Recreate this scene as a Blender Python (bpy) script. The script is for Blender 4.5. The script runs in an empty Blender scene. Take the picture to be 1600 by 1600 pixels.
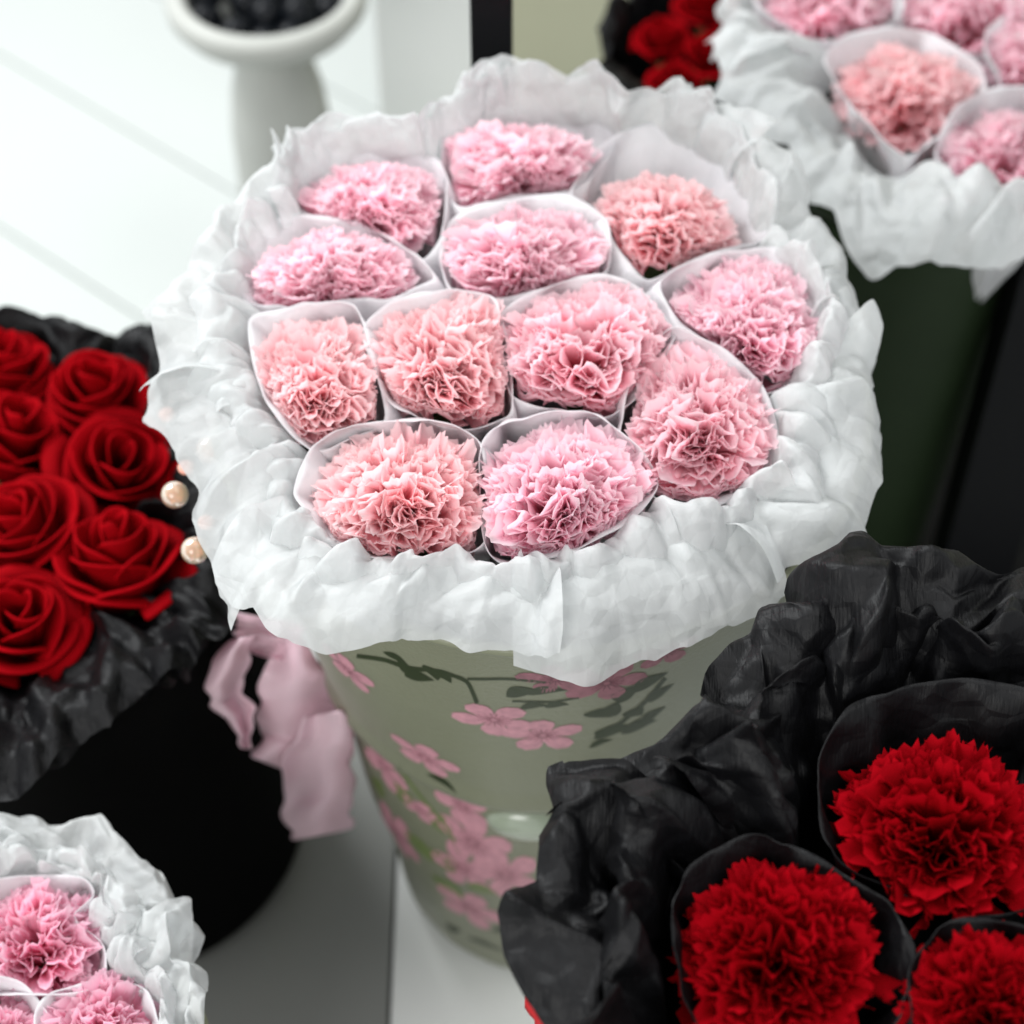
import bpy, math, random
import numpy as np
from mathutils import Vector, Matrix, noise as mnoise

PI = math.pi
rad = math.radians
SC = bpy.context.scene
COL = SC.collection

# ------------------------------------------------------------------ camera
PITCH = rad(50.0)
FPX = 3000.0                       # focal length in photograph pixels (1600 wide)
FW = np.array([0, math.cos(PITCH), -math.sin(PITCH)])
UP = np.array([0, math.sin(PITCH), math.cos(PITCH)])
RT = np.array([1.0, 0, 0])
ZT = 0.40                          # height of the flower plane of the main bouquet

def ray(px, py):
    return FW + (px - 800) / FPX * RT + (800 - py) / FPX * UP

CAM = np.array([0, 0, ZT]) - 0.857 * ray(800, 540)

cam_data = bpy.data.cameras.new('camera')
cam = bpy.data.objects.new('camera', cam_data)
COL.objects.link(cam)
cam.location = CAM
cam.rotation_euler = (PI / 2 - PITCH, 0, 0)
cam_data.sensor_width = 36
cam_data.lens = FPX / 1600 * 36
cam_data.clip_start = 0.02
cam_data.clip_end = 50
cam_data.dof.use_dof = True
cam_data.dof.focus_distance = 0.755
cam_data.dof.aperture_fstop = 6.3
SC.camera = cam

# ------------------------------------------------------------------ light
world = bpy.data.worlds.new('World')
SC.world = world
world.use_nodes = True
bg = world.node_tree.nodes['Background']
bg.inputs[0].default_value = (0.95, 0.98, 1.0, 1)
bg.inputs[1].default_value = 0.70

def area(name, loc, target, size, sizey, energy, color):
    d = bpy.data.lights.new(name, 'AREA')
    d.shape = 'RECTANGLE'
    d.size = size
    d.size_y = sizey
    d.energy = energy
    d.color = color
    o = bpy.data.objects.new(name, d)
    COL.objects.link(o)
    o.location = loc
    o.rotation_euler = (Vector(target) - Vector(loc)).to_track_quat('-Z', 'Y').to_euler()
    return o

area('window_light', (-1.3, 1.1, 1.9), (0, 0.1, 0.35), 1.0, 0.8, 50, (0.97, 0.99, 1.0))
area('front_fill_light', (-0.8, -1.7, 1.5), (-0.05, -0.05, 0.0), 1.0, 0.7, 22, (1.0, 0.99, 0.97))  # added fill from the front, brightens bucket, ribbon and plinth
area('ceiling_light', (0.7, -0.2, 2.3), (0, 0, 0.3), 0.9, 0.9, 13, (1.0, 0.985, 0.97))

SC.view_settings.view_transform = 'Standard'
SC.view_settings.look = 'None'
SC.view_settings.exposure = 0.15
SC.view_settings.gamma = 1.0
SC.render.engine = 'CYCLES'
SC.cycles.max_bounces = 12
SC.cycles.diffuse_bounces = 8
SC.cycles.transmission_bounces = 8
SC.cycles.transparent_max_bounces = 8

# ------------------------------------------------------------------ pixel helpers
def at(px, py, z):
    d = ray(px, py)
    return CAM + d * ((z - CAM[2]) / d[2])

def at_y(px, py, y):
    d = ray(px, py)
    return CAM + d * ((y - CAM[1]) / d[1])

def depth(p):
    return float((np.asarray(p) - CAM) @ FW)

def m_per_px(p):
    return depth(p) / FPX

# ------------------------------------------------------------------ mesh helpers
def mesh_obj(name, verts, faces, mat, parent=None, smooth=True, uv=None, attr=None):
    me = bpy.data.meshes.new(name)
    verts = np.asarray(verts, dtype=np.float64)
    me.from_pydata(verts.tolist(), [], faces if isinstance(faces, list) else faces.tolist())
    if smooth:
        me.polygons.foreach_set('use_smooth', [True] * len(me.polygons))
    if attr:
        for k, vals in attr.items():
            a = me.attributes.new(k, 'FLOAT', 'POINT')
            a.data.foreach_set('value', np.asarray(vals, dtype=np.float32))
    me.materials.append(mat)
    me.update()
    o = bpy.data.objects.new(name, me)
    COL.objects.link(o)
    if parent is not None:
        o.parent = parent
    return o

def from_mesh(name, me, parent=None):
    o = bpy.data.objects.new(name, me)
    COL.objects.link(o)
    if parent is not None:
        o.parent = parent
    return o

def empty(name, loc=(0, 0, 0), label=None, cat=None, group=None, kind=None):
    o = bpy.data.objects.new(name, None)
    COL.objects.link(o)
    o.location = loc
    o.empty_display_size = 0.02
    tag(o, label, cat, group, kind)
    return o

def tag(o, label=None, cat=None, group=None, kind=None):
    if label: o['label'] = label
    if cat: o['category'] = cat
    if group: o['group'] = group
    if kind: o['kind'] = kind
    return o

def grid_faces(nu, nv, closed=False, off=0):
    f = []
    for i in range(nu if closed else nu - 1):
        i2 = (i + 1) % nu
        for j in range(nv - 1):
            f.append((off + i * nv + j, off + i2 * nv + j, off + i2 * nv + j + 1, off + i * nv + j + 1))
    return f

def lathe(profile, n=96):
    v = []
    for k in range(n):
        a = 2 * PI * k / n
        for r, z in profile:
            v.append((r * math.cos(a), r * math.sin(a), z))
    return np.array(v), grid_faces(n, len(profile), True)

def solidify(o, t, off=0.0):
    m = o.modifiers.new('thickness', 'SOLIDIFY')
    m.thickness = t
    m.offset = off
    return o

def boxmesh(sx, sy, sz, b=0.002):
    """bevelled box centred in x,y with z from 0 to sz"""
    import bmesh
    bm = bmesh.new()
    bmesh.ops.create_cube(bm, size=1)
    bmesh.ops.scale(bm, vec=(sx, sy, sz), verts=bm.verts)
    bmesh.ops.translate(bm, vec=(0, 0, sz / 2), verts=bm.verts)
    if b:
        bmesh.ops.bevel(bm, geom=bm.edges[:], offset=b, segments=3, affect='EDGES', profile=0.7)
    me = bpy.data.meshes.new('box')
    bm.to_mesh(me)
    bm.free()
    return me

# ------------------------------------------------------------------ materials
def new_mat(name):
    m = bpy.data.materials.new(name)
    m.use_nodes = True
    nt = m.node_tree
    nt.nodes.clear()
    return m, nt, nt.nodes.new, nt.links.new

def petal_mat(name, deep, mid, tip, trans=0.35, rough=0.6, jitter=0.10, spec=0.12):
    m, nt, N, L = new_mat(name)
    out = N('ShaderNodeOutputMaterial')
    at_ = N('ShaderNodeAttribute'); at_.attribute_name = 'along'
    tint = N('ShaderNodeAttribute'); tint.attribute_name = 'tint'
    oi = N('ShaderNodeObjectInfo')
    ramp = N('ShaderNodeValToRGB')
    ramp.color_ramp.elements[0].position = 0.35
    ramp.color_ramp.elements[0].color = (*deep, 1)
    ramp.color_ramp.elements[1].position = 1.0
    ramp.color_ramp.elements[1].color = (*tip, 1)
    e = ramp.color_ramp.elements.new(0.8); e.color = (*mid, 1)
    L(at_.outputs['Fac'], ramp.inputs[0])
    hsv = N('ShaderNodeHueSaturation')
    L(ramp.outputs[0], hsv.inputs['Color'])
    mr = N('ShaderNodeMapRange')
    mr.inputs['To Min'].default_value = 1 - jitter
    mr.inputs['To Max'].default_value = 1 + jitter
    L(tint.outputs['Fac'], mr.inputs['Value'])
    L(mr.outputs[0], hsv.inputs['Value'])
    tex = N('ShaderNodeTexNoise'); tex.inputs['Scale'].default_value = 900
    tc = N('ShaderNodeTexCoord'); L(tc.outputs['Object'], tex.inputs['Vector'])
    bump = N('ShaderNodeBump'); bump.inputs['Strength'].default_value = 0.25
    bump.inputs['Distance'].default_value = 0.0006
    L(tex.outputs['Fac'], bump.inputs['Height'])
    p = N('ShaderNodeBsdfPrincipled')
    p.inputs['Roughness'].default_value = rough
    p.inputs['Specular IOR Level'].default_value = spec
    L(hsv.outputs[0], p.inputs['Base Color'])
    L(bump.outputs[0], p.inputs['Normal'])
    tr = N('ShaderNodeBsdfTranslucent')
    L(hsv.outputs[0], tr.inputs['Color'])
    mx = N('ShaderNodeMixShader'); mx.inputs[0].default_value = trans
    L(p.outputs[0], mx.inputs[1]); L(tr.outputs[0], mx.inputs[2])
    L(mx.outputs[0], out.inputs[0])
    return m

def paper_mat(name, color, trans=0.3, rough=0.55, spec=0.3, fibre=0.3, streak=False, vary=0.05, see=0.0, folds=0.0):
    m, nt, N, L = new_mat(name)
    out = N('ShaderNodeOutputMaterial')
    tc = N('ShaderNodeTexCoord')
    tex = N('ShaderNodeTexNoise'); tex.inputs['Scale'].default_value = 110 if streak else 260; tex.inputs['Detail'].default_value = 6
    if streak:
        mp = N('ShaderNodeMapping'); mp.inputs['Scale'].default_value = (9.0, 1.2, 1.2)
        mp.inputs['Rotation'].default_value = (0.3, 0.2, 0.5)
        L(tc.outputs['Object'], mp.inputs[0]); L(mp.outputs[0], tex.inputs['Vector'])
    else:
        L(tc.outputs['Object'], tex.inputs['Vector'])
    big = N('ShaderNodeTexNoise'); big.inputs['Scale'].default_value = 30; big.inputs['Detail'].default_value = 5
    L(tc.outputs['Object'], big.inputs['Vector'])
    mr = N('ShaderNodeMapRange')
    mr.inputs['To Min'].default_value = 1 - vary * 2
    mr.inputs['To Max'].default_value = 1 + vary
    ad = N('ShaderNodeMath'); ad.operation = 'ADD'; L(tex.outputs['Fac'], ad.inputs[0]); L(big.outputs['Fac'], ad.inputs[1])
    hf = N('ShaderNodeMath'); hf.operation = 'MULTIPLY'; hf.inputs[1].default_value = 0.5; L(ad.outputs[0], hf.inputs[0])
    L(hf.outputs[0], mr.inputs['Value'])
    hsv = N('ShaderNodeHueSaturation'); hsv.inputs['Color'].default_value = (*color, 1)
    L(mr.outputs[0], hsv.inputs['Value'])
    bump = N('ShaderNodeBump'); bump.inputs['Strength'].default_value = fibre
    bump.inputs['Distance'].default_value = 0.0008
    L(tex.outputs['Fac'], bump.inputs['Height'])
    if folds:                                  # fine sharp creases: difference of two cell distances
        prev = None
        for sc_, st in ((42, 1.0), (95, 0.45)):
            va = N('ShaderNodeTexVoronoi'); vb = N('ShaderNodeTexVoronoi')
            for q, v_ in enumerate((va, vb)):
                mp_ = N('ShaderNodeMapping'); mp_.inputs['Location'].default_value = (3.1 * q, 1.7 * q, 5.3 * q)
                L(tc.outputs['Object'], mp_.inputs[0]); L(mp_.outputs[0], v_.inputs['Vector'])
                v_.inputs['Scale'].default_value = sc_
            sb = N('ShaderNodeMath'); sb.operation = 'SUBTRACT'
            L(va.outputs['Distance'], sb.inputs[0]); L(vb.outputs['Distance'], sb.inputs[1])
            bp = N('ShaderNodeBump'); bp.inputs['Strength'].default_value = 1.0
            bp.inputs['Distance'].default_value = folds * st
            L(sb.outputs[0], bp.inputs['Height'])
            if prev is not None: L(prev.outputs[0], bp.inputs['Normal'])
            prev = bp
        L(prev.outputs[0], bump.inputs['Normal'])
    p = N('ShaderNodeBsdfPrincipled')
    p.inputs['Roughness'].default_value = rough
    p.inputs['Specular IOR Level'].default_value = spec
    L(hsv.outputs[0], p.inputs['Base Color']); L(bump.outputs[0], p.inputs['Normal'])
    last = p.outputs[0]
    if trans > 0:
        tr = N('ShaderNodeBsdfTranslucent')
        L(hsv.outputs[0], tr.inputs['Color']); L(bump.outputs[0], tr.inputs['Normal'])
        mx = N('ShaderNodeMixShader'); mx.inputs[0].default_value = trans
        L(last, mx.inputs[1]); L(tr.outputs[0], mx.inputs[2]); last = mx.outputs[0]
    if see > 0:
        tp = N('ShaderNodeBsdfTransparent')
        mx2 = N('ShaderNodeMixShader'); mx2.inputs[0].default_value = see
        L(last, mx2.inputs[1]); L(tp.outputs[0], mx2.inputs[2]); last = mx2.outputs[0]
    L(last, out.inputs[0])
    return m

def plain_mat(name, color, rough=0.5, spec=0.4, metal=0.0, noise=0.06, scale=20, bumpd=0.0, sheen=0.0, bscale=300, coat=0.0):
    m, nt, N, L = new_mat(name)
    out = N('ShaderNodeOutputMaterial')
    p = N('ShaderNodeBsdfPrincipled')
    tc = N('ShaderNodeTexCoord')
    tex = N('ShaderNodeTexNoise'); tex.inputs['Scale'].default_value = scale; tex.inputs['Detail'].default_value = 5
    L(tc.outputs['Object'], tex.inputs['Vector'])
    mr = N('ShaderNodeMapRange')
    mr.inputs['To Min'].default_value = 1 - noise; mr.inputs['To Max'].default_value = 1 + noise
    L(tex.outputs['Fac'], mr.inputs['Value'])
    hsv = N('ShaderNodeHueSaturation'); hsv.inputs['Color'].default_value = (*color, 1)
    L(mr.outputs[0], hsv.inputs['Value'])
    L(hsv.outputs[0], p.inputs['Base Color'])
    p.inputs['Roughness'].default_value = rough
    p.inputs['Specular IOR Level'].default_value = spec
    p.inputs['Metallic'].default_value = metal
    if coat:
        p.inputs['Coat Weight'].default_value = coat
    if sheen:
        p.inputs['Sheen Weight'].default_value = sheen
        p.inputs['Sheen Roughness'].default_value = 0.4
    if bumpd:
        t2 = N('ShaderNodeTexNoise'); t2.inputs['Scale'].default_value = bscale; t2.inputs['Detail'].default_value = 4
        L(tc.outputs['Object'], t2.inputs['Vector'])
        b = N('ShaderNodeBump'); b.inputs['Strength'].default_value = 0.5; b.inputs['Distance'].default_value = bumpd
        L(t2.outputs['Fac'], b.inputs['Height']); L(b.outputs[0], p.inputs['Normal'])
    L(p.outputs[0], out.inputs[0])
    return m

M_COOL = petal_mat('petal_cool_pink', (0.98, 0.46, 0.57), (0.98, 0.64, 0.74), (0.985, 0.80, 0.85), trans=0.6)
M_MID = petal_mat('petal_pink', (0.98, 0.44, 0.52), (0.98, 0.63, 0.70), (0.985, 0.79, 0.83), trans=0.6)
M_SALMON = petal_mat('petal_salmon', (0.98, 0.44, 0.49), (0.98, 0.62, 0.66), (0.985, 0.79, 0.80), trans=0.6)
M_HOT = petal_mat('petal_strong_pink', (0.95, 0.30, 0.46), (0.96, 0.49, 0.64), (0.97, 0.68, 0.78), trans=0.55)
M_RED = petal_mat('petal_red', (0.25, 0.000, 0.003), (0.29, 0.001, 0.004), (0.38, 0.0015, 0.007), trans=0.25, rough=0.7, spec=0.03)
M_ROSE = petal_mat('rose_red', (0.20, 0.0, 0.002), (0.27, 0.001, 0.004), (0.34, 0.0015, 0.005), trans=0.15, rough=0.7, jitter=0.15, spec=0.03)
M_TISSUE = paper_mat('white_tissue', (0.80, 0.82, 0.82), trans=0.42, fibre=0.30, see=0.18, folds=0.0030)
M_CONE = paper_mat('white_wrap', (0.86, 0.855, 0.87), trans=0.4, fibre=0.2, see=0.05, folds=0.0012)
M_BLACKP = paper_mat('black_paper', (0.003, 0.003, 0.0038), trans=0.0, rough=0.50, spec=0.22, fibre=0.5, folds=0.0025, streak=True, vary=0.4)
M_SATIN = plain_mat('sage_satin', (0.195, 0.205, 0.135), rough=0.40, spec=0.4, noise=0.08, scale=25, bumpd=0.0007, bscale=500, sheen=0.1)
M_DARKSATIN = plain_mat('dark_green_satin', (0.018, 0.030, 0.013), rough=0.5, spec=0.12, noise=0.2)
M_PRINT = plain_mat('print_pink', (0.56, 0.27, 0.32), rough=0.5, noise=0.45, scale=240, bumpd=0.0003, bscale=1200)
M_PRINT2 = plain_mat('print_mauve', (0.30, 0.12, 0.15), rough=0.5, noise=0.5, scale=240, bumpd=0.0003, bscale=1200)
M_PRINTD = plain_mat('print_dim_pink', (0.05, 0.02, 0.024), rough=0.6, noise=0.18, scale=160)
M_PGREEN = plain_mat('print_green', (0.022, 0.034, 0.010), rough=0.45, noise=0.2, scale=160)
M_PGREEN2 = plain_mat('print_light_green', (0.15, 0.20, 0.065), rough=0.45, noise=0.2, scale=160)
M_RIBBON = paper_mat('pink_ribbon', (0.96, 0.79, 0.85), trans=0.5, rough=0.6, fibre=0.15)
M_PLINTH = plain_mat('plinth_paint', (0.90, 0.915, 0.89), rough=0.35, noise=0.02, scale=5, bumpd=0.0003, bscale=90)
M_WHITE = plain_mat('white_paint', (0.57, 0.60, 0.58), rough=0.35, noise=0.02, scale=5, bumpd=0.0004, bscale=90)
M_CERAMIC = plain_mat('white_ceramic', (0.46, 0.47, 0.44), rough=0.45, noise=0.03, bumpd=0.0004, bscale=120)
M_GREY = plain_mat('grey_podium', (0.25, 0.255, 0.24), rough=0.6, noise=0.08, scale=7, bumpd=0.0004, bscale=200)
M_VELVET = plain_mat('black_velvet', (0.003, 0.003, 0.003), rough=0.9, spec=0.05)
M_BLACK = plain_mat('black_lacquer', (0.004, 0.004, 0.005), rough=0.45, spec=0.12)
M_BERRY = plain_mat('dark_berry', (0.002, 0.003, 0.005), rough=0.35, spec=0.18, noise=0.4, scale=60)
M_BEIGE = plain_mat('beige_wall', (0.52, 0.52, 0.38), rough=0.8, noise=0.03, scale=4)
M_STEM = plain_mat('green_stem', (0.06, 0.12, 0.03), rough=0.5)
M_FOAM = plain_mat('floral_foam', (0.03, 0.04, 0.03), rough=0.9, bumpd=0.001)
M_REDRIB = plain_mat('red_ribbon', (0.5, 0.006, 0.012), rough=0.5)

def bead_mat():
    m, nt, N, L = new_mat('peach_bead')
    out = N('ShaderNodeOutputMaterial'); p = N('ShaderNodeBsdfPrincipled')
    p.inputs['Base Color'].default_value = (0.95, 0.66, 0.48, 1)
    p.inputs['Roughness'].default_value = 0.12
    p.inputs['Subsurface Weight'].default_value = 0.5
    p.inputs['Subsurface Radius'].default_value = (0.01, 0.006, 0.004)
    p.inputs['Subsurface Scale'].default_value = 1.0
    p.inputs['Transmission Weight'].default_value = 0.6
    p.inputs['Coat Weight'].default_value = 0.5
    L(p.outputs[0], out.inputs[0])
    return m
M_BEAD = bead_mat()
M_PEACH = plain_mat('peach_link', (0.85, 0.42, 0.33), rough=0.35)

CREASE = {}
def crease_tex(size):
    if size not in CREASE:
        t = bpy.data.textures.new('creases', 'VORONOI')
        t.noise_scale = size; t.noise_intensity = 1.0
        t.weight_1 = -1.0; t.weight_2 = 1.0
        CREASE[size] = t
    return CREASE[size]

# ------------------------------------------------------------------ closed spline
def cr_closed(pts, n):
    pts = np.asarray(pts, float); m = len(pts)
    out = []
    seg = np.linalg.norm(np.roll(pts, -1, 0) - pts, axis=1)
    cum = np.concatenate([[0], np.cumsum(seg)])
    for k in range(n):
        s = cum[-1] * k / n
        i = int(np.searchsorted(cum, s, 'right') - 1)
        t = (s - cum[i]) / max(seg[i], 1e-9)
        p0, p1, p2, p3 = pts[(i - 1) % m], pts[i], pts[(i + 1) % m], pts[(i + 2) % m]
        # softened catmull-rom: keeps the corners of folded paper
        cr = 0.5 * ((2 * p1) + (-p0 + p2) * t + (2 * p0 - 5 * p1 + 4 * p2 - p3) * t * t + (-p0 + 3 * p1 - 3 * p2 + p3) * t ** 3)
        ln = p1 * (1 - t) + p2 * t
        out.append(0.6 * cr + 0.4 * ln)
    return np.array(out)

# ------------------------------------------------------------------ carnation bloom
def bloom_data(seed, n_pet=120, cols=34, rows=6, teeth=1.0, fine=1.0, wide=1.0):
    """unit bloom: radius 1 in x,y; petals grow out of z=-.8"""
    rng = np.random.default_rng(seed)
    Vs = []; F = []; AL = []; TI = []
    ga = PI * (3 - math.sqrt(5))
    lob = rng.random(4) * 2 * PI
    clump = rng.normal(0, 0.5, (7, 2))
    S = np.linspace(-1, 1, cols)[:, None]; T = (np.linspace(0, 1, rows) ** 0.75)[None, :]
    for k in range(n_pet):
        f = ((k + 0.5) / n_pet) ** 0.52
        az = k * ga + rng.normal(0, 0.3)
        rr = f * 0.90 + rng.normal(0, 0.035)
        top = 0.46 * (1 - f ** 2.2) + rng.normal(0, 0.06) - 0.06 * (f > 0.9)
        top += 0.07 * math.sin(3 * az + lob[0]) * f + 0.06 * math.sin(5 * az + lob[1]) * (1 - f)
        tx, ty = rr * math.cos(az), rr * math.sin(az)
        # petals lean towards clump centres: leaves deep gaps between clumps
        c = clump[np.argmin((clump[:, 0] - tx) ** 2 + (clump[:, 1] - ty) ** 2)]
        if f < 0.85:
            tx += (c[0] - tx) * 0.30; ty += (c[1] - ty) * 0.30
            top -= 0.20 * min(1, math.hypot(c[0] - tx, c[1] - ty) / 0.4) - 0.08
        tip = np.array([tx, ty, top])
        root = np.array([0.14 * math.cos(az), 0.14 * math.sin(az), 0]) * (0.4 + 0.6 * f)
        root[2] = -0.75 + 0.15 * rng.random()
        d = tip - root; Lg = np.linalg.norm(d); d /= Lg
        tang = np.array([-math.sin(az), math.cos(az), 0])
        spin = rng.normal(0, 1.0 * (1 - f * 0.7))
        w = tang * math.cos(spin) + np.cross(d, tang) * math.sin(spin)
        w -= d * (w @ d); w /= np.linalg.norm(w)
        nrm = np.cross(w, d)
        if nrm @ np.array([math.cos(az), math.sin(az), 0]) < 0: nrm = -nrm
        W = (0.31 + 0.16 * f) * rng.uniform(0.75, 1.25) * wide
        k1 = rng.uniform(1.6, 3.0) * fine; k2 = rng.uniform(4.0, 7.0) * fine
        p1, p2, p3 = rng.random(3) * 2 * PI
        A1 = rng.uniform(0.07, 0.15); A2 = rng.uniform(0.025, 0.055)
        curl = rng.uniform(0.05, 0.35) * (0.3 + f)
        tooth = rng.uniform(0.012, 0.045, (cols, 1)) * teeth
        tooth[1::2] *= -0.8
        edge = 1 - 0.25 * np.abs(S) ** 2.5
        ww = W * (0.10 + 0.90 * T ** 1.3)
        a = T ** 2.2
        h = A1 * a * np.sin(k1 * S * PI + p1) + A2 * a * np.sin(k2 * S * PI + p2) + curl * T ** 3 * 0.6 + 0 * S
        along = Lg * T * edge - curl * T ** 4 * 0.22 + 0.05 * a * np.sin(k1 * S * PI + p3)
        along[:, -1:] += tooth
        side = S * ww * (1 - 0.15 * a * np.cos(k1 * S * PI * 2))
        P = root + d * along[..., None] + w * side[..., None] + nrm * h[..., None]
        F += grid_faces(cols, rows, False, len(Vs) * cols * rows)
        Vs.append(P.reshape(-1, 3))
        AL.append((T + 0 * S).ravel()); TI.append(np.full(cols * rows, rng.random()))
    V = np.concatenate(Vs)
    q = np.linalg.norm(V[:, :2], axis=1)
    return V / max(np.quantile(q, 0.97), 1e-6) * np.array([1, 1, 0]) + V * np.array([0, 0, 1]), F, np.concatenate(AL), np.concatenate(TI)

def bloom_obj(name, data, mat, parent, V=None):
    V0, F, AL, TI = data
    V = V0 if V is None else V
    o = mesh_obj(name, V, F, mat, parent, attr={'along': AL, 'tint': TI})
    return o

_bm_cache = {}
def bloom_with(mi, mat):
    key = (mi, mat.name)
    if key not in _bm_cache:
        if mi < 10: data = bloom_data(31 + mi, n_pet=75, cols=22, rows=5)
        else: data = bloom_data(60 + mi, n_pet=80, cols=26, rows=6, teeth=1.6, fine=0.95, wide=1.15)
        o = bloom_obj('petals', data, mat, None)
        me = o.data; bpy.data.objects.remove(o)
        _bm_cache[key] = me
    return _bm_cache[key]

def tube_mesh(name, pts, radii, mat, n=8, parent=None):
    pts = np.asarray(pts, float); V = []
    for k, p in enumerate(pts):
        d = pts[min(k + 1, len(pts) - 1)] - pts[max(k - 1, 0)]
        d /= np.linalg.norm(d)
        a = np.cross(d, [0.3, 0.9, 0.1]); a /= np.linalg.norm(a); b = np.cross(d, a)
        for q in range(n):
            an = 2 * PI * q / n
            V.append(p + radii[k] * (a * math.cos(an) + b * math.sin(an)))
    F = []
    for k in range(len(pts) - 1):
        for q in range(n):
            F.append((k * n + q, k * n + (q + 1) % n, (k + 1) * n + (q + 1) % n, (k + 1) * n + q))
    F.append(tuple(range(n))[::-1]); F.append(tuple((len(pts) - 1) * n + q for q in range(n)))
    return mesh_obj(name, V, F, mat, parent)

def carnation(label, group, center, R, tilt, rot, mat, mi, cell=None, cone_mat=None, axis_base=None, hsc=1.0, seed=0, name='carnation', warp=None):
    """center: world point of the bloom's middle; cell: world rim polyline of its paper cone"""
    center = np.asarray(center, float)
    root = empty(name, tuple(center), label, 'flower', group)
    if warp is None:
        b = from_mesh('petals', bloom_with(mi, mat), root)
        b.rotation_euler = (tilt[0], tilt[1], rot)
        b.scale = (R, R, R * hsc)
    else:                                  # pressed by hand to the outline of its paper cone
        data = bloom_data(200 + seed * 7, n_pet=warp.get('n', 125), cols=34, rows=6, fine=warp.get('fine', 1.0), wide=warp.get('wide', 1.0))
        V = data[0].copy()
        rel = cell - center
        ca = np.arctan2(rel[:, 1], rel[:, 0]); cd = np.hypot(rel[:, 0], rel[:, 1])
        o_ = np.argsort(ca); ca = ca[o_]; cd = cd[o_]
        az = np.arctan2(V[:, 1], V[:, 0])
        D = np.interp(az, ca, cd, period=2 * PI)
        rx, ry = warp['rx'], warp['ry']
        ell = 1 / np.sqrt((np.cos(az) / rx) ** 2 + (np.sin(az) / ry) ** 2)
        lim = np.minimum(ell, D * 1.03)
        V[:, 0] *= lim; V[:, 1] *= lim; V[:, 2] *= R * hsc
        rn = np.hypot(V[:, 0], V[:, 1]) + 1e-9
        cap = D * np.clip(0.98 + (V[:, 2] - 0.002) * 25, 0.88, 1.10)
        sc_ = np.minimum(1, cap / rn); V[:, 0] *= sc_; V[:, 1] *= sc_
        V[:, 2] += -V[:, 0] * tilt[1] + V[:, 1] * tilt[0]
        b = bloom_obj('petals', data, mat, root, V)
    b['kind'] = 'stuff'
    base = (np.array(axis_base) if axis_base is not None else center - np.array([0, 0, 0.16])) - center
    c0 = np.array([0, 0, -R * 0.55])
    tube_mesh('calyx', [c0, c0 + (base - c0) * 0.12, c0 + (base - c0) * 0.25], [R * 0.30, R * 0.22, 0.004], M_STEM, 10, root)
    tube_mesh('stem', [c0 + (base - c0) * 0.25, c0 + (base - c0) * 0.6, base], [0.003, 0.0028, 0.0028], M_STEM, 8, root)
    if cell is not None:
        rng = np.random.default_rng(seed + 77)
        rim = cell - center
        n = len(rim)
        cen = rim.mean(0)
        nv = 9
        V = []
        ph = rng.random(6) * 2 * PI
        for i in range(n):
            a = 2 * PI * i / n
            rz = 0.0012 * mnoise.noise(Vector((math.cos(a) * 4, math.sin(a) * 4, seed * 3.3))) + 0.0006 * (math.sin(5 * a + ph[0]) + 0.6 * math.sin(11 * a + ph[1]) + 0.4 * math.sin(23 * a + ph[2]))
            for j in range(nv):
                t = j / (nv - 1)
                low = cen + (base - cen) * 0.75
                sh = (1 - t ** 1.7) * 0.93 + 0.07
                p = cen * (1 - t) + low * t
                out = rim[i] - cen
                q = p + out * sh
                q[2] = rim[i][2] * (1 - t) ** 1.3 + q[2] * (1 - (1 - t) ** 1.3)
                fold = 0.0045 * math.sin(PI * t) * (math.sin(6 * a + ph[3] + 2 * t) + 0.7 * math.sin(11 * a + ph[4] - 3 * t))
                od = out / (np.linalg.norm(out) + 1e-9)
                q = q + od * fold + np.array([0, 0, rz * (1 - t) ** 2])
                # lip opens outwards a touch
                if j == 0: q = q + od * 0.0004
                V.append(q)
        co = mesh_obj('paper_cone', V, grid_faces(n, nv, True), cone_mat or M_CONE, root)
        s = co.modifiers.new('divide', 'SUBSURF'); s.levels = 1; s.render_levels = 1
        dp = co.modifiers.new('crease', 'DISPLACE'); dp.texture = crease_tex(.022); dp.texture_coords = 'LOCAL'; dp.strength = .0022 if cone_mat is None else .007; dp.mid_level = .3
        solidify(co, 0.0004)
    return root

# ================================================================== THE PLACE
# levels
Z_PLINTH = -0.055
Z_FLOOR = -0.30

# white board floor, diagonal boards ------------------------------------------------
g1a, g1b = at(0, 85, Z_FLOOR), at(350, 290, Z_FLOOR)
g2 = at(20, 367, Z_FLOOR)
gd = (g1b - g1a); gd /= np.linalg.norm(gd)
gn = np.array([-gd[1], gd[0], 0])
sp = abs((g2 - g1a) @ gn)
floor_root = empty('floor', (g1a[0], g1a[1], Z_FLOOR), kind='structure')
ang = math.atan2(gd[1], gd[0])
bw = sp - 0.0022
plank = boxmesh(5.0, bw, 0.02, 0.0025)
plank.materials.append(M_WHITE)
for k in range(-14, 12):
    o = from_mesh('plank', plank, floor_root)
    c = gn * (sp * (k + 0.5))
    o.location = (c[0] + gd[0] * 0.5, c[1] + gd[1] * 0.5, -0.02)
    o.rotation_euler = (0, 0, ang)
sub = from_mesh('subfloor', boxmesh(7, 7, 0.02, 0), None)
sub.data.materials.append(M_WHITE)
sub.location = (0, 1, Z_FLOOR - 0.045)
sub.name = 'ground'
tag(sub, kind='structure')

# ------------------------------------------------------------------ main bouquet
def dome(x, y):
    r2 = (x * x + y * y) / 0.13 ** 2
    return ZT + 0.012 * (1 - r2)

def on_dome(px, py, dz=0.0):
    z = ZT
    for _ in range(8):
        p = at(px, py, z)
        z = dome(p[0], p[1]) + dz
    return at(px, py, z)

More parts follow.
